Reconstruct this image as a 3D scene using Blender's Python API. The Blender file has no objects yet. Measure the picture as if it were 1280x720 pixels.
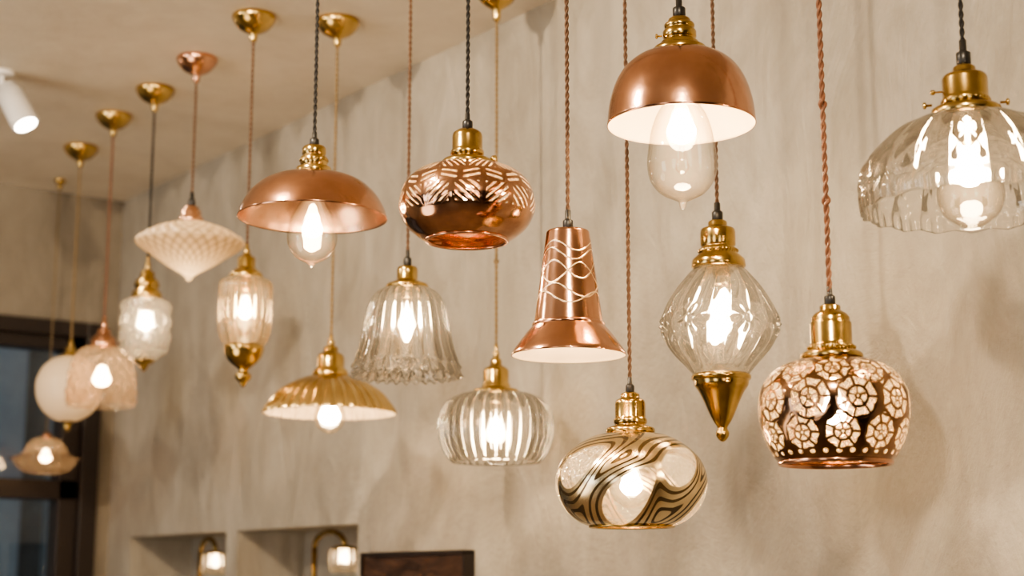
import bpy, math, random
import numpy as np
from mathutils import Vector
random.seed(3)
sc=bpy.context.scene
COL=sc.collection
CEIL=3.04; WX=2.51; WY=6.06
PI=math.pi

# ------------------------------------------------------------------ materials
def newmat(name):
    m=bpy.data.materials.new(name); m.use_nodes=True
    nt=m.node_tree; nt.nodes.clear()
    out=nt.nodes.new('ShaderNodeOutputMaterial')
    return m,nt,out
def N(nt,t,**kw):
    n=nt.nodes.new(t)
    for k,v in kw.items():
        if k in n.inputs: n.inputs[k].default_value=v
        else: setattr(n,k,v)
    return n
def ramp(nt,src,stops):
    r=nt.nodes.new('ShaderNodeValToRGB')
    e=r.color_ramp.elements
    while len(e)<len(stops): e.new(0.5)
    for i,(p,c) in enumerate(stops):
        e[i].position=p; e[i].color=(c[0],c[1],c[2],1)
    nt.links.new(src,r.inputs[0]); return r
def mathn(nt,op,a,b=None,c=None):
    n=nt.nodes.new('ShaderNodeMath'); n.operation=op
    for i,x in enumerate((a,b,c)):
        if x is None: continue
        if isinstance(x,(int,float)): n.inputs[i].default_value=x
        else: nt.links.new(x,n.inputs[i])
    return n.outputs[0]
def noise(nt,scale,detail=4,vec=None,dist=0.0,rough=0.5):
    n=nt.nodes.new('ShaderNodeTexNoise'); n.inputs['Scale'].default_value=scale
    n.inputs['Detail'].default_value=detail; n.inputs['Distortion'].default_value=dist
    n.inputs['Roughness'].default_value=rough
    if vec is None:
        tc=nt.nodes.new('ShaderNodeTexCoord'); vec=tc.outputs['Object']
    nt.links.new(vec,n.inputs['Vector']); return n.outputs['Fac']
def mapping(nt,scale,rot=(0,0,0)):
    tc=nt.nodes.new('ShaderNodeTexCoord'); mp=nt.nodes.new('ShaderNodeMapping')
    mp.inputs['Scale'].default_value=scale; mp.inputs['Rotation'].default_value=rot
    nt.links.new(tc.outputs['Object'],mp.inputs['Vector']); return mp.outputs['Vector']
def bump(nt,h,strength,dist=0.01):
    b=nt.nodes.new('ShaderNodeBump'); b.inputs['Strength'].default_value=strength
    b.inputs['Distance'].default_value=dist
    nt.links.new(h,b.inputs['Height']); return b.outputs['Normal']

def plaster(name,c1,c2,c3,bs=0.25):
    m,nt,out=newmat(name)
    p=N(nt,'ShaderNodeBsdfPrincipled',Roughness=0.55)
    v=mapping(nt,(1,1,0.5),(0.5,0,0))
    a=noise(nt,1.2,6,v,1.4,0.62); b=noise(nt,7,7,v,1.2,0.65)
    f=mathn(nt,'MULTIPLY_ADD',b,0.42,mathn(nt,'MULTIPLY',a,0.58))
    r=ramp(nt,f,[(0.37,c1),(0.5,c2),(0.63,c3)])
    nt.links.new(r.outputs[0],p.inputs['Base Color'])
    h=mathn(nt,'ADD',noise(nt,3.8,7,v,1.2,0.6),mathn(nt,'MULTIPLY',noise(nt,70,3),0.08))
    nt.links.new(bump(nt,h,bs,0.05),p.inputs['Normal'])
    nt.links.new(p.outputs[0],out.inputs[0]); return m
def metal(name,col,col2,rough=0.22,bs=0.03,sc_=20,bd=0.004):
    m,nt,out=newmat(name)
    p=N(nt,'ShaderNodeBsdfPrincipled',Metallic=1.0)
    n=noise(nt,sc_,4)
    r=ramp(nt,n,[(0.3,col2),(0.65,col)])
    nt.links.new(r.outputs[0],p.inputs['Base Color'])
    rr=mathn(nt,'MULTIPLY_ADD',n,0.12,rough-0.06)
    nt.links.new(rr,p.inputs['Roughness'])
    nt.links.new(bump(nt,n,bs,bd),p.inputs['Normal'])
    nt.links.new(p.outputs[0],out.inputs[0]); return m
def paint(name,col,rough=0.5,var=0.06,sc_=15):
    m,nt,out=newmat(name)
    p=N(nt,'ShaderNodeBsdfPrincipled',Roughness=rough)
    n=noise(nt,sc_,4)
    d=[max(0,c*(1-var*2)) for c in col]
    r=ramp(nt,n,[(0.3,d),(0.7,col)])
    nt.links.new(r.outputs[0],p.inputs['Base Color'])
    nt.links.new(p.outputs[0],out.inputs[0]); return m
def glass_nodes(nt,tint,edge,white,rough,normal=None,wcol=(1,0.92,0.79),glow=0.0,lo=0.04,hi=0.75,refr=0.0,ior=1.42):
    lw=N(nt,'ShaderNodeLayerWeight',Blend=0.5)
    if normal is not None: nt.links.new(normal,lw.inputs['Normal'])
    tr=nt.nodes.new('ShaderNodeBsdfTransparent')
    rc=ramp(nt,lw.outputs['Facing'],[(0.25,tint),(0.8,[(t+e)/2 for t,e in zip(tint,edge)]),(1.0,edge)])
    nt.links.new(rc.outputs[0],tr.inputs[0])
    base=tr.outputs[0]
    if refr>0:
        rf=N(nt,'ShaderNodeBsdfRefraction',Roughness=0.0,IOR=ior)
        nt.links.new(rc.outputs[0],rf.inputs['Color'])
        if normal is not None: nt.links.new(normal,rf.inputs['Normal'])
        mr=nt.nodes.new('ShaderNodeMixShader'); mr.inputs[0].default_value=refr
        nt.links.new(tr.outputs[0],mr.inputs[1]); nt.links.new(rf.outputs[0],mr.inputs[2]); base=mr.outputs[0]
    gl=N(nt,'ShaderNodeBsdfGlossy',Roughness=rough); gl.inputs['Color'].default_value=(1,1,1,1)
    if normal is not None: nt.links.new(normal,gl.inputs['Normal'])
    fr=ramp(nt,lw.outputs['Facing'],[(0.2,(lo,)*3),(0.75,(0.22,)*3),(1.0,(hi,)*3)])
    m1=nt.nodes.new('ShaderNodeMixShader')
    nt.links.new(fr.outputs[0],m1.inputs[0]); nt.links.new(base,m1.inputs[1]); nt.links.new(gl.outputs[0],m1.inputs[2])
    res=m1.outputs[0]
    if white>0:
        df=N(nt,'ShaderNodeBsdfDiffuse'); df.inputs['Color'].default_value=(*wcol,1)
        tl=N(nt,'ShaderNodeBsdfTranslucent'); tl.inputs['Color'].default_value=(*wcol,1)
        if normal is not None:
            nt.links.new(normal,df.inputs['Normal']); nt.links.new(normal,tl.inputs['Normal'])
        md=nt.nodes.new('ShaderNodeMixShader'); md.inputs[0].default_value=0.6
        nt.links.new(df.outputs[0],md.inputs[1]); nt.links.new(tl.outputs[0],md.inputs[2])
        m2=nt.nodes.new('ShaderNodeMixShader'); m2.inputs[0].default_value=white
        nt.links.new(res,m2.inputs[1]); nt.links.new(md.outputs[0],m2.inputs[2])
        res=m2.outputs[0]
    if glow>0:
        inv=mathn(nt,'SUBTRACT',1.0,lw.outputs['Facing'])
        st=mathn(nt,'MULTIPLY_ADD',mathn(nt,'POWER',inv,3.0),glow,glow*0.03)  # bulb halo imitated by emission that fades towards the silhouette
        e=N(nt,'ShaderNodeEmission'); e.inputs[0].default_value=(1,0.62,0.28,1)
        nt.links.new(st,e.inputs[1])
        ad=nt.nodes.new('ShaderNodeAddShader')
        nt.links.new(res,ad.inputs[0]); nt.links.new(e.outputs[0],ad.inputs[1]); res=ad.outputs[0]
    return res
def glass(name,tint=(0.99,0.98,0.96),edge=(0.5,0.46,0.40),white=0.015,rough=0.03,tex=None,bs=0.5,tsc=70,**kw):
    m,nt,out=newmat(name)
    nrm=None
    if tex=='vor':
        tc=nt.nodes.new('ShaderNodeTexCoord')
        v=nt.nodes.new('ShaderNodeTexVoronoi'); v.inputs['Scale'].default_value=tsc
        nt.links.new(tc.outputs['Object'],v.inputs['Vector'])
        nrm=bump(nt,v.outputs['Distance'],bs,0.01)
    res=glass_nodes(nt,tint,edge,white,rough,nrm,**kw)
    nt.links.new(res,out.inputs[0]); return m
def emis(name,col,st):
    m,nt,out=newmat(name)
    e=N(nt,'ShaderNodeEmission',Strength=st); e.inputs[0].default_value=(*col,1)
    nt.links.new(e.outputs[0],out.inputs[0]); return m
def attr_out(nt,name='pat'):
    a=nt.nodes.new('ShaderNodeAttribute'); a.attribute_name=name; return a.outputs['Fac']
def cut_metal(name,col,col2,rough=0.2,soft=0.6,glow_film=0.08,lc=(1,0.66,0.36)):
    """metal sheet with openings where attribute pat > 0"""
    m,nt,out=newmat(name)
    p=N(nt,'ShaderNodeBsdfPrincipled',Metallic=1.0,Roughness=rough)
    n=noise(nt,25,4); r=ramp(nt,n,[(0.3,col2),(0.65,col)])
    nt.links.new(r.outputs[0],p.inputs['Base Color'])
    a=attr_out(nt)
    nt.links.new(bump(nt,mathn(nt,'MULTIPLY',mathn(nt,'MAXIMUM',a,-4.0),-0.2),0.3,0.002),p.inputs['Normal'])
    f=nt.nodes.new('ShaderNodeMapRange'); f.inputs[1].default_value=-soft; f.inputs[2].default_value=soft
    nt.links.new(a,f.inputs[0])
    tr=nt.nodes.new('ShaderNodeBsdfTransparent'); tl=N(nt,'ShaderNodeBsdfTranslucent'); tl.inputs[0].default_value=(*lc,1)  # added film in the openings, tinted gold so they look lit
    ml=nt.nodes.new('ShaderNodeMixShader'); ml.inputs[0].default_value=glow_film
    nt.links.new(tr.outputs[0],ml.inputs[1]); nt.links.new(tl.outputs[0],ml.inputs[2])
    mx=nt.nodes.new('ShaderNodeMixShader')
    nt.links.new(f.outputs[0],mx.inputs[0]); nt.links.new(p.outputs[0],mx.inputs[1]); nt.links.new(ml.outputs[0],mx.inputs[2])
    nt.links.new(mx.outputs[0],out.inputs[0]); return m

M={}
M['wall']=plaster('greige_plaster',(0.280,0.247,0.198),(0.350,0.312,0.254),(0.430,0.389,0.325),0.45)
M['wallb']=plaster('taupe_plaster',(0.20,0.170,0.130),(0.25,0.214,0.165),(0.29,0.25,0.195))
M['walld']=plaster('dark_taupe_plaster',(0.07,0.055,0.04),(0.09,0.072,0.052),(0.11,0.09,0.066))
M['ceil']=plaster('ceiling_plaster',(0.66,0.59,0.48),(0.73,0.66,0.545),(0.79,0.72,0.60),0.12)
M['floor']=paint('floor_concrete',(0.20,0.15,0.11),0.5,0.12,3)
M['brass']=metal('aged_brass',(0.68,0.48,0.19),(0.42,0.28,0.10),0.20)
M['brass_s']=metal('satin_brass',(0.76,0.56,0.27),(0.58,0.41,0.18),0.25)
M['copper']=metal('polished_copper',(0.70,0.39,0.25),(0.52,0.27,0.165),0.17,0.35,11,0.006)
M['copper_r']=metal('rose_copper',(0.78,0.46,0.30),(0.64,0.36,0.22),0.25)
M['cut']=cut_metal('pierced_copper',(0.66,0.38,0.235),(0.40,0.21,0.13),0.13,glow_film=0.18,lc=(1,0.78,0.52))
M['cutd']=cut_metal('pierced_bronze_copper',(0.40,0.235,0.135),(0.20,0.11,0.062),0.15,glow_film=0.16,lc=(1,0.72,0.40))
M['cream']=paint('cream_enamel',(0.80,0.64,0.45),0.45)
M['black']=paint('black_fabric',(0.018,0.016,0.015),0.8)
M['blackp']=paint('black_bakelite',(0.02,0.018,0.016),0.35)
M['cord_b']=paint('brown_silk_cord',(0.14,0.072,0.038),0.6,0.15,60)
M['cord_c']=paint('copper_silk_cord',(0.22,0.095,0.050),0.5,0.15,60)
M['cord_t']=paint('tan_silk_cord',(0.26,0.175,0.08),0.6,0.15,60)
M['glass']=glass('clear_ribbed_glass',refr=0.65,edge=(0.70,0.66,0.59),white=0.022)
M['glass_tex']=glass('hobnail_clear_glass',white=0.06,tex='vor',bs=0.6,refr=0.5)
M['glass_pink']=glass('blush_textured_glass',tint=(0.96,0.80,0.64),edge=(0.34,0.20,0.11),white=0.17,tex='vor',bs=1.0,tsc=34,wcol=(0.85,0.66,0.46))
M['glass_warm']=glass('champagne_glass',tint=(0.98,0.90,0.77),edge=(0.5,0.38,0.24),white=0.04,refr=0.5)
M['bulbg']=glass('bulb_halo_glass',white=0.0,edge=(0.55,0.49,0.40),glow=0.42,hi=0.6)  # clear envelope with a soft bloom halo put into its emission
M['stemg']=glass('bulb_stem_glass',white=0.0,edge=(0.6,0.55,0.46),hi=0.6)
M['spotw']=paint('white_powdercoat',(0.75,0.72,0.68),0.4)
M['darkframe']=paint('dark_stained_frame',(0.022,0.014,0.011),0.4)
def cream_glass(name,c,tr=0.55,tex=True):
    m,nt,out=newmat(name)
    d=N(nt,'ShaderNodeBsdfPrincipled',Roughness=0.28)
    t=N(nt,'ShaderNodeBsdfTranslucent')
    if tex:
        a=attr_out(nt)
        nr=bump(nt,a,0.9,0.006)
        nt.links.new(nr,d.inputs['Normal'])
        r=ramp(nt,a,[(0.05,[q*0.62*w for q,w in zip(c,(1,0.92,0.80))]),(0.6,c)])
        nt.links.new(r.outputs[0],d.inputs['Base Color']); nt.links.new(r.outputs[0],t.inputs[0])
    else:
        d.inputs['Base Color'].default_value=(*c,1); t.inputs[0].default_value=(*c,1)
    mx=nt.nodes.new('ShaderNodeMixShader'); mx.inputs[0].default_value=tr
    nt.links.new(d.outputs[0],mx.inputs[1]); nt.links.new(t.outputs[0],mx.inputs[2])
    nt.links.new(mx.outputs[0],out.inputs[0]); return m
M['alab']=cream_glass('cream_pressed_glass',(0.82,0.68,0.48),0.45)
M['opal']=cream_glass('opal_glass',(0.80,0.69,0.54),0.45,False)
def engraved():
    m,nt,out=newmat('engraved_copper')
    p=N(nt,'ShaderNodeBsdfPrincipled',Metallic=1.0)
    n=noise(nt,12,4); r=ramp(nt,n,[(0.3,(0.50,0.26,0.155)),(0.65,(0.68,0.38,0.24))])
    f=nt.nodes.new('ShaderNodeMapRange'); f.inputs[1].default_value=-0.5; f.inputs[2].default_value=0.5
    nt.links.new(attr_out(nt),f.inputs[0])
    mx=nt.nodes.new('ShaderNodeMix'); mx.data_type='RGBA'
    nt.links.new(f.outputs[0],mx.inputs[0]); nt.links.new(r.outputs[0],mx.inputs[6]); mx.inputs[7].default_value=(0.90,0.68,0.42,1)
    nt.links.new(mx.outputs[2],p.inputs['Base Color'])
    nt.links.new(mathn(nt,'MULTIPLY_ADD',f.outputs[0],0.28,0.16),p.inputs['Roughness'])
    h=mathn(nt,'MULTIPLY_ADD',f.outputs[0],0.4,n)
    nt.links.new(bump(nt,h,0.35,0.004),p.inputs['Normal'])
    nt.links.new(p.outputs[0],out.inputs[0]); return m
M['engr']=engraved()
def swirl_mat():
    m,nt,out=newmat('gilded_swirl_glass')
    a=attr_out(nt)
    s=mathn(nt,'SINE',mathn(nt,'MULTIPLY',a,2*PI/5.8))
    g=nt.nodes.new('ShaderNodeMapRange'); g.inputs[1].default_value=-0.55; g.inputs[2].default_value=-0.15
    nt.links.new(s,g.inputs[0])
    gold=N(nt,'ShaderNodeBsdfPrincipled',Metallic=1.0,Roughness=0.25); gold.inputs['Base Color'].default_value=(0.84,0.68,0.42,1)
    blk=N(nt,'ShaderNodeBsdfPrincipled',Metallic=0.3,Roughness=0.12); blk.inputs['Base Color'].default_value=(0.07,0.045,0.02,1)
    mg=nt.nodes.new('ShaderNodeMixShader'); nt.links.new(g.outputs[0],mg.inputs[0])
    nt.links.new(blk.outputs[0],mg.inputs[1]); nt.links.new(gold.outputs[0],mg.inputs[2])
    tc=nt.nodes.new('ShaderNodeTexCoord'); v=nt.nodes.new('ShaderNodeTexVoronoi'); v.inputs['Scale'].default_value=110
    nt.links.new(tc.outputs['Object'],v.inputs['Vector'])
    gl=glass_nodes(nt,(0.98,0.93,0.80),(0.65,0.55,0.38),0.20,0.08,bump(nt,v.outputs['Distance'],0.9,0.009))
    f=nt.nodes.new('ShaderNodeMapRange'); f.inputs[1].default_value=-0.5; f.inputs[2].default_value=0.5
    nt.links.new(a,f.inputs[0])
    mx=nt.nodes.new('ShaderNodeMixShader'); nt.links.new(f.outputs[0],mx.inputs[0])
    nt.links.new(gl,mx.inputs[1]); nt.links.new(mg.outputs[0],mx.inputs[2])
    nt.links.new(mx.outputs[0],out.inputs[0]); return m
M['swirl']=swirl_mat()

# ------------------------------------------------------------------ mesh helpers
def mkobj(name,verts,faces,mats,parent=None,loc=(0,0,0),smooth=True):
    me=bpy.data.meshes.new(name); me.from_pydata([tuple(v) for v in verts],[],faces)
    for m in mats: me.materials.append(m)
    if smooth: me.polygons.foreach_set('use_smooth',[True]*len(me.polygons))
    me.update()
    o=bpy.data.objects.new(name,me); COL.objects.link(o); o.location=loc
    if parent: o.parent=parent
    return o
def catmull(P,n):
    P=np.array(P,float)
    Q=np.vstack([2*P[0]-P[1],P,2*P[-1]-P[-2]])
    out=[]
    segs=len(P)-1
    L=np.linalg.norm(np.diff(P,axis=0),axis=1); tot=L.sum()
    for i in range(segs):
        c=max(2,int(round(n*L[i]/tot)))
        for t in np.linspace(0,1,c,endpoint=False):
            p0,p1,p2,p3=Q[i],Q[i+1],Q[i+2],Q[i+3]
            out.append(0.5*((2*p1)+(-p0+p2)*t+(2*p0-5*p1+4*p2-p3)*t*t+(-p0+3*p1-3*p2+p3)*t**3))
    out.append(P[-1]); out=np.array(out); out[:,0]=np.maximum(out[:,0],0.02); return out
def cutcorners(P,c=0.7):
    P=[np.array(p,float) for p in P]; out=[P[0]]
    for i in range(1,len(P)-1):
        a,b,d=P[i-1],P[i],P[i+1]
        l1=np.linalg.norm(a-b); l2=np.linalg.norm(d-b)
        t1=min(c,0.35*l1); t2=min(c,0.35*l2)
        out.append(b+(a-b)/l1*t1); out.append(b+(d-b)/l2*t2)
    out.append(P[-1]); return np.array(out)
def lathe(C,name,prof,mat,seg=64,spline=None,mod=None,attr=None,thick=0,inner=None,cut=0.7,wall=0):
    """surface of revolution; profile in design units (radius, drop).
    wall>0 : blown-glass vessel with that wall thickness, smooth on the inside, modulated outside"""
    P=catmull(prof,spline) if spline else cutcorners(prof,cut)
    L=np.concatenate([[0],np.cumsum(np.linalg.norm(np.diff(P,axis=0),axis=1))])
    T=L/L[-1]; n=len(P)
    th=np.linspace(0,2*PI,seg,endpoint=False)
    TH,TT=np.meshgrid(th,T); _,YY=np.meshgrid(th,P[:,1]); _,RR=np.meshgrid(th,P[:,0]); _,LL=np.meshgrid(th,L)
    R=RR.copy(); Y=YY.copy()
    if mod is not None:
        res=mod(TH,TT,YY,RR)
        if isinstance(res,tuple): R=R*res[0]; Y=Y+res[1]
        else: R=R*res
    A=TH+C['a']
    def vv(R,Y): return np.stack([R*C['s']*np.cos(A[:len(R)]),R*C['s']*np.sin(A[:len(R)]),(C['y0']-Y)*C['k']],-1).reshape(-1,3)
    V=vv(R,Y); nr=n
    if wall>0:
        tg=np.gradient(P,axis=0); tg/=np.linalg.norm(tg,axis=1)[:,None]+1e-9
        Pi=P+np.stack([-tg[:,1],tg[:,0]],-1)*wall
        Pi=Pi[::-1]; Pi[:,0]=np.maximum(Pi[:,0],0.5)
        dY=(Y-YY)[::-1]
        Ri=np.repeat(Pi[:,:1],seg,1); Yi=np.repeat(Pi[:,1:],seg,1)+dY
        V=np.vstack([V,vv(Ri,Yi)]); nr=2*n
    rows=np.arange(nr-1 if not wall else nr)[:,None]; rn=(rows+1)%nr
    j=np.arange(seg)[None,:]; j2=(j+1)%seg
    F=np.stack([rows*seg+j,rn*seg+j,rn*seg+j2,rows*seg+j2],-1).reshape(-1,4)
    mats=[mat]+([inner] if inner else [])
    o=mkobj(name,V.tolist(),F.tolist(),mats,C['e'])
    if attr is not None:
        val=attr(TH,LL,YY,RR)
        at=o.data.attributes.new('pat','FLOAT','POINT'); at.data.foreach_set('value',val.reshape(-1).astype(np.float32))
    if thick:
        md=o.modifiers.new('thickness','SOLIDIFY'); md.thickness=thick; md.offset=-1
        if inner: md.material_offset=1; md.material_offset_rim=0
    return o
def tube(name,pts,r,mat,parent,sides=8,loc=(0,0,0)):
    pts=np.array(pts,float); n=len(pts)
    tan=np.gradient(pts,axis=0); tan/=np.linalg.norm(tan,axis=1)[:,None]+1e-12
    up=np.array([0.3,0.9,0.2]); V=[]
    rr=r if hasattr(r,'__len__') else [r]*n
    u=np.cross(tan[0],up); u/=np.linalg.norm(u)
    for i in range(n):
        u=u-tan[i]*np.dot(u,tan[i]); u/=np.linalg.norm(u); w=np.cross(tan[i],u)
        for k in range(sides):
            a=2*PI*k/sides; V.append(pts[i]+rr[i]*(math.cos(a)*u+math.sin(a)*w))
    F=[]
    for i in range(n-1):
        for k in range(sides):
            k2=(k+1)%sides; F.append((i*sides+k,i*sides+k2,(i+1)*sides+k2,(i+1)*sides+k))
    F.append(tuple(range(sides-1,-1,-1))); F.append(tuple((n-1)*sides+k for k in range(sides)))
    return mkobj(name,V,F,[mat],parent,loc)
def boxes(name,bl,mat,parent=None,bevel=0):
    V=[];F=[]
    for (x0,x1,y0,y1,z0,z1) in bl:
        b=len(V)
        V+=[(x0,y0,z0),(x1,y0,z0),(x1,y1,z0),(x0,y1,z0),(x0,y0,z1),(x1,y0,z1),(x1,y1,z1),(x0,y1,z1)]
        F+=[tuple(b+i for i in f) for f in [(0,3,2,1),(4,5,6,7),(0,1,5,4),(1,2,6,5),(2,3,7,6),(3,0,4,7)]]
    o=mkobj(name,V,F,[mat],parent,smooth=False)
    if bevel:
        md=o.modifiers.new('bevel','BEVEL'); md.width=bevel; md.segments=2
    return o

# ------------------------------------------------------------------ pendant framework
def pendant(name,X,Y,Z,s,k,y0):
    e=bpy.data.objects.new(name,None); COL.objects.link(e); e.location=(X,Y,Z); e.empty_display_size=0.05
    ang=math.atan2(-Y,-X)
    return dict(e=e,X=X,Y=Y,Z=Z,s=s,k=k,y0=y0,a=ang,rx=-math.sin(ang),ry=math.cos(ang))
def cord(C,ytop_relief,mat,knots=(),twist=True,amp=0.0020,r=0.0023,pitch=0.030):
    z0=(C['y0']-ytop_relief)*C['k']-0.004; z1=CEIL-C['Z']-0.01
    L=z1-z0
    if twist:
        n=int(L/pitch*12)
        for q in range(2):
            t=np.linspace(0,1,n); a=2*PI*t*L/pitch+q*PI
            kn=np.ones(n)
            for kk in knots:
                zk=(C['y0']-kk)*C['k']
                kn+=1.1*np.exp(-((z0+t*L-zk)/0.006)**2)
            pts=np.stack([amp*kn*np.cos(a),amp*kn*np.sin(a),z0+t*L],-1)
            tube('cord_strand_%d'%(q+1),pts,[r*x for x in (1+0.5*(kn-1))],mat,C['e'],6)
    else:
        tube('cord_strand_1',[(0,0,z0),(0,0,(z0+z1)/2),(0,0,z1)],0.0025,mat,C['e'],8)
def relief(C,y1,y2,r1=3.5,r2=6.5,mat=None):
    m=(y1+y2)/2
    lathe(C,'cord_grip',[(0.1,y1),(r1,y1+0.5),(r1,m-1),(r2,m+1),(r2,y2),(0.1,y2+0.5)],mat or M['blackp'],24)
def rose(C,mat,drop=1.0,rad=0.060):
    s=C['s'];k=C['k'];yc=C['y0']-(CEIL-C['Z'])/k
    def q(r,z): return (r/s, yc+z*drop/k)
    lathe(C,'ceiling_rose',[q(0.001,0.0005),q(rad,0.0005),q(rad,0.013),q(rad*0.95,0.018),q(rad*0.88,0.026),q(rad*0.66,0.040),q(rad*0.36,0.050),q(0.011,0.054),q(0.010,0.072),q(0.006,0.078),q(0.001,0.079)],mat,48,cut=1.5)
def socket(C,pts,mat=None):
    lathe(C,'lamp_socket',[(0.1,pts[0][1]-0.1)]+list(pts)+[(0.1,pts[-1][1]+0.1)],mat or M['brass'],48,cut=0.9)
def knurls(C,r,y,n=24,h=3,mat=None):
    lathe(C,'knurled_ring',[(r*0.9,y-h/2-0.5),(r,y-h/2),(r,y+h/2),(r*0.9,y+h/2+0.5)],mat or M['brass'],n*4,
          mod=lambda t,T,Y,R:1+0.04*np.sign(np.cos(n*t)))
def screw(C,r,y,side,size=3.5,mat=None,ln=8):
    s=C['s']
    dx=C['rx']*side; dy=C['ry']*side
    z=(C['y0']-y)*C['k']
    p=[(r-2)*s,(r+ln*0.5)*s,(r+ln*0.55)*s,(r+ln*0.6)*s,(r+ln*0.85)*s,(r+ln)*s,(r+ln+0.6)*s]
    rr=[size*0.4*s,size*0.4*s,size*0.6*s,size*s,size*1.15*s,size*0.9*s,size*0.3*s]
    tube('thumb_screw',[(dx*q,dy*q,z) for q in p],rr,mat or M['brass'],C['e'],16)
BULBCOL=(1.0,0.74,0.45)
PW=1.2
def bulb(C,y,rc,power,env=None,neck=None,h=1.25,prof=None):
    A=4*PI*(rc*C['s'])**2*h
    Lm=PW*power/(PI*A)
    m=emis('glow_'+C['e'].name,BULBCOL,Lm)
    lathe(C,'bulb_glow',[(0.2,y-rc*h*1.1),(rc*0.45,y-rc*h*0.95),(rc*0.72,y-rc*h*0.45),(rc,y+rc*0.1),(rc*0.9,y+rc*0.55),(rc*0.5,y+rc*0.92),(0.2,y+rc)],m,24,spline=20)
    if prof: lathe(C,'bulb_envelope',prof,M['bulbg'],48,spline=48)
    if env:
        r,yt,yc,yb,nip=env
        pr=[(r*0.42,yt),(r*0.5,yt+(yc-yt)*0.25),(r*0.82,yt+(yc-yt)*0.6),(r,yc),(r*0.86,yc+(yb-yc)*0.55),(r*0.5,yc+(yb-yc)*0.85)]
        if nip: pr+=[(r*0.16,yb-3),(r*0.1,yb+1),(0.3,yb+5)]
        else: pr+=[(r*0.2,yb-0.5),(0.2,yb)]
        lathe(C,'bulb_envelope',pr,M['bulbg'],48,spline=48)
    if neck:
        r,y1,y2=neck
        lathe(C,'bulb_cap',[(0.2,y1),(r,y1),(r,y2),(r*0.6,y2+2),(0.2,y2+2)],M['brass_s'],24)

def flutes(n,amp,p=1.0,t0=0.0,t1=1.0):
    def f(t,T,Y,R):
        env=np.clip((T-t0)/0.12,0,1)*np.clip((t1-T)/0.1+0.3,0,1)
        return 1+amp*env*(np.abs(np.cos(n*t/2))**p*2-1)
    return f

# ---- 1 copper dome pendant
C=pendant('copper_dome_pendant_lamp',1.575,2.816,2.332,0.001649,0.001692,218)
cord(C,165,M['black']); relief(C,164,182,3,6)
socket(C,[(6,181),(13,183),(15,186),(15,193),(13,195),(17,197),(17,206),(15,208),(22,210),(22,217),(20,219)])
knurls(C,17.6,201)
lathe(C,'dome_shade',[(14,217),(24,218),(42,221),(62,229),(78,243),(88,259),(93,273)],M['copper'],96,spline=40,thick=0.0015,inner=M['copper_r'])
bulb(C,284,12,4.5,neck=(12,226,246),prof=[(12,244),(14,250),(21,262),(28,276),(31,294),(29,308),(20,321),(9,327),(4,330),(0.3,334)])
# ---- 2 herringbone pierced copper oblate
C=pendant('pierced_copper_pendant_lamp',1.715,2.463,2.297,0.001548,0.001589,207)
cord(C,142,M['black']); relief(C,140,160,3,6.5)
socket(C,[(6,160),(12,162),(18,166),(19,170),(19,187),(21,189),(21,194),(17,196),(30,200),(33,203),(33,207),(28,209)])
screw(C,21,199,1,5,ln=16)
def herr(t,L,Y,R):
    out=np.full(t.shape,-5.0)
    def band(y0,y1,ncell,gap,wid,slope,edge=3.0,off=0.0,alt=True):
        nonlocal out
        Rm=80.0; cw=2*PI*Rm/ncell
        u=t*Rm+off*cw; ci=np.floor(u/cw); uc=u-ci*cw-cw/2
        sgn=np.where(ci%2==0,1,-1) if alt else 1
        q=uc*sgn*slope+(L-(y0+y1)/2)
        d=wid/2-np.abs(((q/gap)%1.0)-0.5)*gap
        e=np.minimum(np.minimum(L-y0,y1-L),cw/2-edge-np.abs(uc))
        out=np.maximum(out,np.minimum(d,e))
    band(16,50,12,11,4.0,1.2)
    band(55,69,18,7.5,3.2,0.25,4,0.3)
    band(73,97,14,9.5,3.2,-0.9,4,0.5)
    return out
lathe(C,'pierced_shade',[(28,207),(46,210),(64,217),(78,231),(84,249),(84,264),(76,281),(63,293),(51,300)],M['cut'],768,spline=200,attr=herr)
lathe(C,'shade_rim',[(51,299),(53,300),(52,302),(49,302),(48,300)],M['copper'],64)
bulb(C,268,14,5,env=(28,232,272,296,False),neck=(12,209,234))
# ---- 3 copper dome right
C=pendant('copper_dome_pendant_lamp',1.844,1.994,2.421,0.001411,0.001469,67)
cord(C,2,M['black']); relief(C,-3,20,4,8)
socket(C,[(8,20),(14,24),(14,28),(19,30),(19,34),(17,36),(21,39),(21,47),(17,49),(24,53),(24,57),(33,60),(34,67),(30,69)])
screw(C,24,44,-1,3,ln=6)
lathe(C,'dome_shade',[(20,65),(32,66),(52,72),(70,86),(82,106),(89,130),(92,156)],M['copper'],96,spline=40,thick=0.0015,inner=M['cream'])
bulb(C,160,18,4.6,neck=(17,72,118),prof=[(16,116),(20,126),(31,144),(38,165),(42,190),(43,206),(39,224),(28,238),(13,246),(5,250),(4,256),(0.3,260)])
lathe(C,'bulb_stem',[(3,180),(4,195),(9,206),(5,214),(0.3,216)],M['stemg'],20,spline=16)
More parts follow.
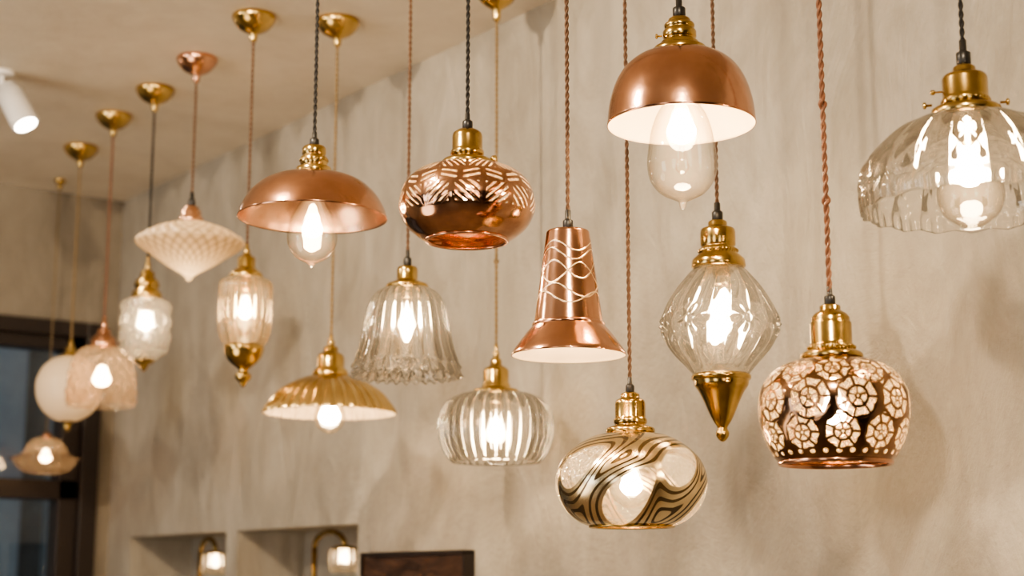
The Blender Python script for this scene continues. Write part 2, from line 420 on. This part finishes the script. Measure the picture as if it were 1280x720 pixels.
# ---- 4 fluted clear glass dome
C=pendant('fluted_glass_pendant_lamp',2.021,1.527,2.226,0.001261,0.001302,145)
cord(C,55,M['black']); relief(C,48,80,4.5,9)
socket(C,[(9,80),(14,84),(14,90),(26,94),(28,98),(28,122),(30,124),(30,130),(26,132),(42,136),(44,140),(44,146),(38,148)])
knurls(C,29.5,127,30)
screw(C,43,128,-1,4,ln=9); screw(C,43,131,1,4,ln=9); screw(C,30,112,-1,3,ln=12)
def cutdome(t,T,Y,R):
    a=np.clip(T*4,0,1)*np.clip((0.93-T)*8,0,1)
    panel=0.045*a*(np.abs(np.cos(9*t))*2-1)
    dm=0.020*np.abs(np.cos(18*t+T*14)*np.cos(18*t-T*14))*np.clip((T-0.45)*8,0,1)*np.clip((0.86-T)*12,0,1)
    rim=0.016*np.clip((T-0.86)*20,0,1)*np.abs(np.cos(27*t))
    return (1+panel+dm+rim, 1.8*np.clip(T*4-3,0,1)*np.cos(18*t))
lathe(C,'glass_shade',[(38,146),(62,151),(90,166),(113,188),(127,214),(134,240),(133,260)],M['glass'],540,spline=100,mod=cutdome,wall=4.0)
bulb(C,214,18,4.0,env=(41,176,240,283,False),neck=(16,148,180))
# ---- 5 pressed glass saucer
C=pendant('pressed_glass_saucer_pendant_lamp',1.954,4.213,2.541,0.002331,0.002378,277)
cord(C,243,M['cord_b']); rose(C,M['copper']); relief(C,240,258,2.5,4.5)
socket(C,[(4,257),(9,259),(9,262),(12,264),(12,270),(15,273),(15,279)],M['copper_r'])
def saucp(t,L,Y,R):
    T=L/L.max()
    e=np.clip((T-0.08)/0.05,0,1)*np.clip((0.95-T)/0.05,0,1)
    d=np.abs(np.cos(13*t+T*24)*np.cos(13*t-T*24))
    return (1-e)*0.7+e*d
def sauc(t,T,Y,R):
    e=np.clip((T-0.12)/0.1,0,1)*np.clip((0.93-T)/0.1,0,1)
    return (1+0.0*t, -2.0*e*np.abs(np.cos(13*t+T*24)*np.cos(13*t-T*24)))
lathe(C,'glass_saucer',[(13,278),(26,281),(46,290),(62,299),(67,304),(63,309),(48,319),(30,331),(16,339),(6,345),(4,349),(0.3,352)],M['alab'],312,spline=110,mod=sauc,attr=saucp)
bulb(C,322,9,0.8)
# ---- 6 small hobnail glass lantern
C=pendant('hobnail_glass_lantern_pendant',1.978,4.563,2.369,0.002461,0.002489,372)
cord(C,322,M['black']); rose(C,M['brass']); relief(C,320,338,2,3.5,M['brass'])
socket(C,[(4,337),(9,341),(9,347),(14,351),(16,358),(13,361),(18,366),(19,372),(16,374)])
lathe(C,'hobnail_glass',[(17,373),(26,377),(29,386),(29,430),(26,438),(20,445),(12,451)],M['glass_tex'],192,spline=80,
      mod=lambda t,T,Y,R:1+0.15*np.clip(T*5,0,1)*np.abs(np.cos(5*t)*np.cos(T*PI*5)),wall=2.0)
lathe(C,'finial',[(13,449),(12,453),(6,456),(5,459),(2,463),(0.2,465)],M['brass'],24)
bulb(C,404,9,2.4,h=1.5)
# ---- 7 ribbed lantern
C=pendant('ribbed_glass_lantern_pendant',1.922,3.789,2.307,0.002133,0.002162,346)
cord(C,307,M['cord_b']); rose(C,M['brass']); relief(C,304,318,2.5,4,M['brass'])
socket(C,[(5,317),(7,320),(11,322),(11,334),(14,337),(20,342),(21,347),(17,349)])
lathe(C,'ribbed_glass',[(20,346),(28,351),(31,360),(31,405),(28,422),(22,434)],M['glass_warm'],240,spline=50,mod=flutes(20,0.08),wall=2.0)
lathe(C,'brass_cup_finial',[(23,431),(25,434),(24,440),(21,447),(16,453),(11,457),(6,461),(6,464),(10,468),(9,473),(5,477),(3,481),(0.2,483)],M['brass'],48,spline=40)
bulb(C,388,10,2.8,env=(19,352,388,422,False),neck=(9,348,362),h=1.7)
# ---- 8 fluted glass bell
C=pendant('fluted_glass_bell_pendant_lamp',1.949,3.037,2.172,0.001831,0.001854,358)
cord(C,315,M['cord_b']); relief(C,312,332,2.5,5)
socket(C,[(6,332),(12,334),(13,338),(13,350),(16,352),(26,356),(27,360),(22,362)])
def bell(t,T,Y,R):
    fl=1+0.055*np.clip(T*4,0,1)*(np.abs(np.cos(12*t))*2-1)
    fr=np.clip((T-0.84)/0.05,0,1)
    return (fl+fr*0.035*np.cos(26*t)*np.cos((T-0.84)*60), fr*2.5*np.cos(24*t))
bp=[(22,359),(33,363),(42,373),(48,390),(52,410),(55,430),(60,446),(64,458),(66,468)]
lathe(C,'glass_bell',bp,M['glass'],384,spline=90,mod=bell,wall=2.8)
lathe(C,'beaded_rim',[(61,455),(66,460),(67,468),(63,471),(60,466)],M['glass_tex'],384,spline=20,mod=lambda t,T,Y,R:(1+0.03*np.cos(32*t),2*np.cos(32*t)))
bulb(C,404,11,3.8,env=(25,366,408,436,False),neck=(11,360,372),h=1.7)
# ---- 9 fluted brass dome
C=pendant('fluted_brass_pendant_lamp',2.126,3.685,2.046,0.002128,0.002133,470)
cord(C,420,M['cord_t']); rose(C,M['brass']); relief(C,418,433,2.5,4.5,M['brass'])
socket(C,[(5,432),(9,434),(9,440),(15,443),(17,447),(17,460),(21,463),(23,469),(20,472)])
lathe(C,'fluted_shade',[(18,469),(30,472),(48,480),(64,491),(75,504),(81,513),(82,517)],M['brass_s'],320,spline=40,mod=flutes(32,0.022,1.0,0.1,1.2),thick=0.0015,inner=M['cream'])
bulb(C,518,13,3.5,env=(19,488,520,542,False),neck=(11,472,494),h=1.2)
# ---- 10 ribbed glass drum
C=pendant('ribbed_glass_globe_pendant_lamp',2.318,3.199,1.970,0.001985,0.001986,490)
cord(C,433,M['cord_t'],knots=(323,)); rose(C,M['brass'],1.35); relief(C,430,448,2.5,4,M['brass'])
socket(C,[(5,447),(7,450),(7,456),(14,460),(16,463),(16,479),(18,481),(18,485),(28,487),(29,491),(24,493)])
lathe(C,'ribbed_glass',[(25,490),(42,493),(58,502),(67,517),(69,535),(67,552),(61,567),(54,578)],M['glass'],384,spline=70,mod=flutes(32,0.05),wall=2.8)
bulb(C,540,14,4,env=(27,498,540,568,False),neck=(12,492,503),h=1.3)
# ---- 11 engraved copper cone
C=pendant('engraved_copper_cone_pendant_lamp',1.746,2.191,2.123,0.001433,0.001461,289)
cord(C,265,M['cord_b']); relief(C,262,288,3.5,6.5)
def waves(t,L,Y,R):
    out=np.full(t.shape,-5.0)
    def line(y0,A,n,ph,w=0.75):
        nonlocal out
        yy=y0+A*np.sin(n*t+ph); sl=A*n*np.cos(n*t+ph)/R
        d=w-np.abs(Y-yy)/np.sqrt(1+sl*sl)
        out=np.maximum(out,np.where(R<26,-5,d))
    line(312,7,3,0.4); line(322,8,3,0.8)
    line(342,12,3,0.2); line(346,12,3,PI+0.2)
    line(368,9,3,0.0); line(376,8,3,1.4)
    return out
prof=[(4,288),(15,288.2),(24,288.6),(26,289.5)]+[(27+(43-27)*i/90,291+(405-291)*i/90) for i in range(91)]
lathe(C,'cone_shade',prof,M['engr'],512,attr=waves,cut=0.1,thick=0.0012,inner=M['cream'])
lathe(C,'flared_skirt',[(43,403),(45,407),(52,415),(62,428),(69,438),(71,443)],M['copper'],96,spline=24,thick=0.0015,inner=M['cream'])
lathe(C,'skirt_bead',[(42,402),(44.5,403),(45.5,405.5),(44.5,408),(42,408)],M['copper'],96)
bulb(C,412,15,2.0,neck=(12,360,396))
# ---- 12 gilded swirl globe
C=pendant('gilded_swirl_glass_pendant_lamp',1.963,2.279,1.780,0.0015,0.001494,541)
cord(C,473,M['cord_b']); relief(C,470,490,3,5.5)
socket(C,[(6,489),(12,492),(12,497),(18,500),(19,504),(19,522),(21,524),(21,529),(18,531),(30,535),(31,540),(27,543)])
def swirl(t,L,Y,R):
    ds=[]
    n=8
    for i in range(n):
        up=(i%2==0)
        c=(-0.80+i*2*PI/n)
        cy=585 if up else 622
        a,b=(36,20) if up else (41,22)
        rot=-0.55 if up else -0.80
        dt=(t-c+PI)%(2*PI)-PI
        u=dt*np.maximum(R,45); v=(Y-cy)
        uu=u*math.cos(rot)+v*math.sin(rot); vv=-u*math.sin(rot)+v*math.cos(rot)
        q=np.sqrt((uu/a)**2+(vv/(b*(1-0.32*np.clip(uu/a,-1,1))))**2+1e-6)
        ds.append((q-1)*b*0.95)
    ds=np.array(ds); kk=3.0
    return -kk*np.log(np.exp(-np.clip(ds,-60,200)/kk).sum(0))
lathe(C,'swirl_globe',[(27,541),(46,545),(68,557),(86,575),(94,597),(92,618),(82,637),(66,651),(52,657)],M['swirl'],768,spline=240,attr=swirl)
lathe(C,'globe_rim',[(52,656),(54,657.5),(52,659.5),(49,658)],M['brass'],64)
bulb(C,605,14,3.5,env=(28,560,606,634,False),neck=(12,543,565))
# ---- 13 baroque glass lantern with brass finial
C=pendant('baroque_glass_lantern_pendant',2.137,2.213,2.107,0.001555,0.001578,334)
cord(C,256,M['cord_b']); relief(C,252,275,4,7)
socket(C,[(7,274),(12,277),(12,283),(21,286),(22,290),(22,307),(20,309),(24,312),(24,317),(33,325),(34,334),(30,336)])
knurls(C,24.5,314,28)
def baro(t,T,Y,R):
    fl=np.clip(T*6,0,1)*np.clip((1-T)*6,0,1)
    band=np.exp(-((Y-407)/17.0)**4)
    ros=np.zeros_like(t); ncen=6
    for i in range(ncen):
        dt=((t-0.50-i*2*PI/ncen+PI)%(2*PI)-PI)*68; dy=(Y-407)
        rho=np.sqrt(dt*dt+dy*dy); ph=np.arctan2(dy,dt)
        ros+=np.clip(1-rho/26,0,1)**0.5*(0.5+0.5*np.cos(8*ph))*(rho>7)+np.clip(1-rho/7,0,1)
    return 1+fl*(0.055*(np.abs(np.cos(8*t+(T-0.5)*3))*2-1)*(1-band*0.85)+0.10*band*ros)
lathe(C,'glass_body',[(30,335),(36,341),(45,353),(56,369),(65,386),(69,403),(67,419),(59,436),(46,452),(34,468)],M['glass'],512,spline=140,mod=baro,wall=4.0)
lathe(C,'brass_finial',[(30,466),(35,467),(36,471),(34,475),(33,481),(28,488),(22,500),(16,514),(11,524),(7,530),(6,533),(8,537),(8,541),(6,545),(3,548),(0.2,549)],M['brass'],48,spline=60)
lathe(C,'finial_collar',[(30,467),(36.5,468),(37,471),(36,474),(31,475)],M['brass'],48)
bulb(C,405,15,4.5,env=(27,352,408,438,False),neck=(13,336,356),h=1.9)
# ---- 14 lace pierced copper
C=pendant('lace_pierced_copper_pendant_lamp',1.968,1.778,1.864,0.001311,0.001317,449)
cord(C,361,M['cord_c'],knots=(118,248),pitch=0.036,amp=0.0024,r=0.0028); relief(C,357,381,3.5,7)
socket(C,[(7,380),(13,382),(13,388),(20,392),(24,397),(24,402),(26,404),(26,430),(29,433),(29,438),(36,441),(39,444),(39,449),(34,451)])
knurls(C,29.5,435,30)
def lace(t,L,Y,R):
    out=np.full(t.shape,-3.0)
    rows=[(50,23,11,0.0),(90,27,10,0.5),(132,23,11,0.2)]
    used=np.zeros(t.shape,bool)
    for (lc,fr,n,off) in rows:
        cw=2*PI/n
        dt=((t/cw-off+0.5)%1.0-0.5)*cw
        u=dt*np.maximum(R,50); v=L-lc
        rho=np.sqrt(u*u+v*v); ph=np.arctan2(v,u)
        def seg(k,off2): return (np.abs(((ph/(2*PI)*k+off2)%1.0)-0.5))*2*PI*rho/k
        d1=np.minimum(np.minimum(rho-fr*0.54,fr*0.90-rho-2.0*(1-np.abs(np.cos(ph*3.5)))),(PI*rho/7)-seg(7,0.0)-1.7)
        d2=np.minimum(np.minimum(rho-fr*0.16,fr*0.40-rho),(PI*rho/5)-seg(5,0.3)-1.2)
        d3=fr*0.07-rho
        d=np.maximum(np.maximum(d1,d2),d3)
        inside=rho<fr
        out=np.where(inside&~used,d,out); used|=inside
    for (lc,n,off,rr) in [(70,20,0.25,3.8),(112,20,0.25,3.8),(24,22,0,2.4),(34,22,0.5,3.0),(156,30,0.3,3.0)]:
        cw=2*PI/n; dt=((t/cw-off+0.5)%1.0-0.5)*cw; u=dt*np.maximum(R,40); v=L-lc
        d=rr-np.sqrt(u*u+v*v); out=np.where(~used,np.maximum(out,d),out)
    return out
lathe(C,'lace_shade',[(34,449),(52,453),(72,463),(87,481),(93,503),(91,530),(84,553),(75,570),(69,577)],M['cutd'],900,spline=260,attr=lace)
lathe(C,'shade_rim',[(69,575),(71,577),(70,581),(67,581),(67,576)],M['copper'],96)
bulb(C,515,15,5.5,env=(30,470,515,546,False),neck=(13,452,474))
# ---- 15 blush textured bell
C=pendant('textured_glass_bell_pendant_lamp',1.988,4.914,2.262,0.002593,0.002608,432)
cord(C,397,M['cord_c']); rose(C,M['brass']); relief(C,395,411,2.5,4,M['copper'])
socket(C,[(4,410),(8,412),(9,418),(14,422),(16,428),(17,433),(14,435)],M['copper'])
lathe(C,'glass_bell',[(14,433),(24,436),(33,447),(38,463),(40,482),(41,496),(39,508)],M['glass_pink'],192,spline=60,
      mod=lambda t,T,Y,R:1+0.08*np.abs(np.cos(8*t+T*12)*np.cos(8*t-T*12)))
bulb(C,472,11,1.4,h=1.3)
# ---- 16 opal globe
C=pendant('opal_glass_globe_pendant_lamp',2.051,5.360,2.284,0.002789,0.002802,445)
cord(C,426,M['cord_t']); rose(C,M['brass']); relief(C,424,434,2.5,4,M['brass'])
socket(C,[(4,433),(7,435),(7,441),(11,444),(12,449)])
lathe(C,'opal_globe',[(10,446),(20,449),(32,459),(39,474),(40,487),(37,502),(28,516),(16,524),(6,527)],M['opal'],64,spline=40)
lathe(C,'finial',[(9,524),(8,528),(4,530),(5,534),(3,538),(0.2,540)],M['brass'],24)
bulb(C,485,12,0.28)
# ---- 17 flared glass pendant
C=pendant('flared_glass_pendant_lamp',2.166,5.861,2.040,0.002999,0.002984,548)
cord(C,541,M['cord_t'],twist=False); rose(C,M['brass'],0.5,0.022)
socket(C,[(2,540),(5,541),(7,545),(7,548),(5,549)],M['copper'])
lathe(C,'flared_shade',[(5,547),(15,549),(22,556),(27,566),(36,571),(45,574)],M['glass_pink'],160,spline=40,mod=flutes(16,0.04,1,0.4,1.5))
lathe(C,'lower_bowl',[(40,573),(36,582),(28,589),(16,592),(0.3,593)],M['glass_pink'],96,spline=24)
bulb(C,571,7,0.6)

# ------------------------------------------------------------------ room shell
n1=(5.037,5.847); n2=(4.166,4.954); NT=1.68; NB=1.20; ND=0.26
Y0=-2.5
boxes('wall_right',[
 (WX,WX+0.34,Y0,WY+0.3,NT,CEIL+0.1),(WX,WX+0.34,Y0,WY+0.3,0,NB),
 (WX,WX+0.34,Y0,n2[0],NB,NT),(WX,WX+0.34,n2[1],n1[0],NB,NT),(WX,WX+0.34,n1[1],WY+0.3,NB,NT),
 (WX+ND,WX+0.34,n2[0],n2[1],NB,NT),(WX+ND,WX+0.34,n1[0],n1[1],NB,NT)],M['wall'])
wx0,wx1,wz0,wz1=0.55,2.445,0.12,2.52
boxes('wall_back',[(-3.4,wx0,WY,WY+0.25,0,CEIL+0.1),(wx1,WX,WY,WY+0.25,0,CEIL+0.1),(wx0,wx1,WY,WY+0.25,wz1,CEIL+0.1),(wx0,wx1,WY,WY+0.25,0,wz0)],M['wallb'])
boxes('ceiling',[(-3.4,WX+0.34,Y0,WY+0.25,CEIL,CEIL+0.1)],M['ceil'])
boxes('floor',[(-3.4,WX+0.34,Y0,WY+0.25,-0.1,0)],M['floor'])
boxes('wall_left',[(-3.5,-3.4,Y0,WY+0.25,0,CEIL+0.1)],M['walld'])
boxes('wall_front',[(-3.5,WX+0.34,Y0-0.1,Y0,0,CEIL+0.1)],M['walld'])
boxes('baseboard_right',[(WX-0.015,WX,Y0,WY,0,0.1)],M['cream'])
we=bpy.data.objects.new('window_1',None); COL.objects.link(we)
fy0,fy1=WY-0.03,WY+0.12
boxes('outer_frame',[(wx1-0.07,wx1,fy0,fy1,wz0,wz1),(wx0,wx0+0.07,fy0,fy1,wz0,wz1),(wx0+0.07,wx1-0.07,fy0,fy1,wz1-0.06,wz1),(wx0+0.07,wx1-0.07,fy0,fy1,wz0,wz0+0.07)],M['darkframe'],we,bevel=0.004)
sx0,sx1=wx0+0.07,wx1-0.07
boxes('sash_bars',[(sx1-0.075,sx1,fy0+0.03,fy1-0.02,wz0+0.07,wz1-0.06),(sx0,sx0+0.07,fy0+0.03,fy1-0.02,wz0+0.07,wz1-0.06),
 (sx0,sx1,fy0+0.03,fy1-0.02,wz1-0.11,wz1-0.06),(sx0,sx1,fy0+0.03,fy1-0.02,1.825,1.90),(1.38,1.45,fy0+0.03,fy1-0.02,wz0,wz1-0.06),(sx0,sx1,fy0+0.03,fy1-0.02,wz0+0.07,wz0+0.15)],M['darkframe'],we,bevel=0.003)
boxes('glass_panes',[(sx0,sx1,WY+0.05,WY+0.056,wz0+0.07,wz1-0.06)],glass('window_glass',tint=(0.9,0.95,0.98),edge=(0.5,0.55,0.6),white=0.01),we)
def facade():
    m,nt,out=newmat('dusk_render_facade')
    p=N(nt,'ShaderNodeBsdfPrincipled',Roughness=0.8)
    r=ramp(nt,noise(nt,1.6,4),[(0.35,(0.05,0.058,0.062)),(0.5,(0.10,0.118,0.125)),(0.65,(0.18,0.205,0.21))])
    nt.links.new(r.outputs[0],p.inputs['Base Color'])
    nt.links.new(p.outputs[0],out.inputs[0]); return m
fe=bpy.data.objects.new('street_facade',None); COL.objects.link(fe)
boxes('facade_wall',[(-4,6,WY+4.0,WY+4.2,-0.5,6)],facade(),fe)
boxes('facade_pilasters',[(x,x+0.22,WY+3.85,WY+4.0,-0.5,6) for x in (-1.5,0.4,2.3,3.30,3.72,4.8)],paint('pale_stone',(0.34,0.39,0.41),0.8),fe)

# track spotlight on ceiling
se=bpy.data.objects.new('ceiling_spotlight',None); COL.objects.link(se); se.location=(1.535,4.69,CEIL)
CS=dict(e=se,s=0.001,k=0.001,y0=0,a=0,rx=1,ry=0)
lathe(CS,'mount_plate',[(0.1,0.3),(38,0.3),(38,10),(30,14),(0.1,14)],M['spotw'],40)
tube('swivel_arm',[(0,0,-0.01),(0,0,-0.03),(0.004,-0.003,-0.05),(0.012,-0.008,-0.062)],0.009,M['spotw'],se,12)
ax=np.array([0.30,-0.42,-0.86]); ax/=np.linalg.norm(ax)
p0=np.array([0.012,-0.008,-0.045])
ln=[0,0.004,0.03,0.032,0.14,0.150,0.1505,0.149]; rr=[0.02,0.030,0.036,0.042,0.042,0.044,0.041,0.036]
tube('spot_can',[p0+ax*q for q in ln],rr,M['spotw'],se,40)
tube('spot_lens',[p0+ax*0.1502,p0+ax*0.1518],0.034,emis('spot_lens_glow',(1,0.86,0.68),25),se,32)
def addlight(name,typ,loc,energy,col,parent=None,target=None,**kw):
    l=bpy.data.lights.new(name,typ); l.energy=energy; l.color=col
    for k_,v in kw.items(): setattr(l,k_,v)
    o=bpy.data.objects.new(name,l); COL.objects.link(o); o.location=loc
    if parent: o.parent=parent
    if target is not None:
        o.rotation_euler=(Vector(target)-Vector(loc)).to_track_quat('-Z','Y').to_euler()
    return o
pl=p0+ax*0.17
addlight('spot_beam','SPOT',tuple(pl),30,(1,0.82,0.60),se,target=tuple(pl+ax),spot_size=1.2,spot_blend=0.6,shadow_soft_size=0.03)

# dark wood panel on wall
e=bpy.data.objects.new('dark_wood_wall_panel',None); COL.objects.link(e)
def wood():
    m,nt,out=newmat('dark_marbled_wood')
    p=N(nt,'ShaderNodeBsdfPrincipled',Roughness=0.35)
    f=noise(nt,5,8,mapping(nt,(1,1,3)),1.5,0.6)
    r=ramp(nt,f,[(0.35,(0.02,0.010,0.006)),(0.55,(0.06,0.030,0.018)),(0.68,(0.12,0.07,0.04))])
    nt.links.new(r.outputs[0],p.inputs['Base Color']); nt.links.new(p.outputs[0],out.inputs[0]); return m
M['wood']=wood()
boxes('panel_board',[(WX-0.03,WX,3.566,4.086,1.10,1.588)],M['wood'],e,bevel=0.004)
boxes('panel_edge_trim',[(WX-0.036,WX,3.560,4.092,1.582,1.592),(WX-0.036,WX,3.560,3.570,1.10,1.585),(WX-0.036,WX,4.082,4.092,1.10,1.585)],M['darkframe'],e)

def desk_lamp(name,x,y,h,pw,arm,cap=0.04):
    e=bpy.data.objects.new(name,None); COL.objects.link(e); e.location=(x,y,NB)
    c=dict(e=e,s=0.001,k=0.001,y0=0,a=0,rx=1,ry=0)
    lathe(c,'base',[(0.1,-14),(20,-14),(50,-8),(55,-4),(55,-0.2),(0.1,-0.2)],M['brass'],40)
    tube('stem',[(0,0,0.01),(0,0,h*0.5),(0,0,h-0.04)],0.009,M['brass'],e,12)
    a=[]
    for q in np.linspace(0,PI,20): a.append((0,arm/2-arm/2*math.cos(q),h-0.04+0.045*math.sin(q)))
    tube('gooseneck',a,0.009,M['brass'],e,12)
    H=-(h-0.04)*1000
    o=lathe(c,'shade_cap',[(6,H-6),(12,H-2),(34,H+3),(46,H+10),(42,H+11)],M['brass'],40); o.location=(0,arm,0)
    o=lathe(c,'ribbed_glass_shade',[(40,H+9),(46,H+16),(48,H+60),(42,H+84)],M['glass_warm'],160,spline=24,mod=flutes(16,0.06)); o.location=(0,arm,0)
    m=emis('glow_'+name,BULBCOL,pw)
    o=lathe(c,'bulb_glow',[(0.2,H+14),(9,H+18),(16,H+36),(12,H+52),(0.2,H+58)],m,24,spline=16); o.location=(0,arm,0)
desk_lamp('brass_gooseneck_table_lamp',2.62,5.46,0.460,22,-0.12)
desk_lamp('brass_gooseneck_table_lamp.001',2.62,4.62,0.462,22,-0.19)

# ------------------------------------------------------------------ lights / world
for i,(x,y,tx,ty,tz,en) in enumerate([(0.5,0.4,2.5,2.2,1.5,46),(0.5,2.6,2.5,4.1,1.5,46)]):
    addlight('wallwash_downlight','AREA',(x,y,CEIL-0.03),en,(1,0.80,0.57),target=(tx,ty,tz),shape='DISK',size=0.10)
addlight('wallwash_downlight','AREA',(-0.4,4.4,CEIL-0.03),24,(1,0.86,0.70),target=(2.5,5.4,1.2),shape='DISK',size=0.2)
addlight('added_left_fill','AREA',(-3.2,0.2,1.7),34,(1,0.92,0.82),target=(2.5,2.8,1.6),shape='RECTANGLE',size=1.4,size_y=1.8)  # added area light at left, for fill and metal highlights; no window there
addlight('added_left_fill','AREA',(-3.2,3.6,1.7),42,(0.88,0.93,1.0),target=(2.5,4.6,1.4),shape='RECTANGLE',size=1.4,size_y=1.8)  # second added left-hand area light, cooler; the wall has no window
addlight('added_front_fill','AREA',(-0.6,-2.4,1.6),24,(1,0.92,0.82),target=(1.8,2.8,1.9),shape='RECTANGLE',size=1.0,size_y=1.6)  # unseen area light added behind the camera for fill and highlights
addlight('added_ceiling_fill','AREA',(-0.2,3.4,1.0),20,(1,0.84,0.64),target=(0.9,4.2,3.0),shape='DISK',size=1.4)  # added low area light without a fixture, brightens the ceiling
addlight('dusk_sky_light','AREA',(1.2,WY+1.6,4.0),30,(0.72,0.86,1.0),target=(1.2,WY+4.0,1.5),size=2.5)
w=bpy.data.worlds.new('shop_ambient'); sc.world=w; w.use_nodes=True
bg=w.node_tree.nodes['Background']; bg.inputs[0].default_value=(0.8,0.86,1.0,1); bg.inputs[1].default_value=0.10

cam=bpy.data.cameras.new('camera'); co=bpy.data.objects.new('camera',cam); COL.objects.link(co)
cam.lens=56.25; cam.sensor_width=36; co.location=(0,0,1.5)
co.rotation_euler=(math.radians(90)+math.atan(371/2000),0,math.radians(-36.5))
cam.dof.use_dof=True; cam.dof.focus_distance=2.9; cam.dof.aperture_fstop=2.8
sc.camera=co
sc.view_settings.view_transform='AgX'
try: sc.view_settings.look='AgX - Medium High Contrast'
except Exception: pass
sc.view_settings.exposure=0.12
sc.cycles.transparent_max_bounces=20
sc.cycles.max_bounces=10; sc.cycles.diffuse_bounces=3; sc.cycles.glossy_bounces=4; sc.cycles.transmission_bounces=10
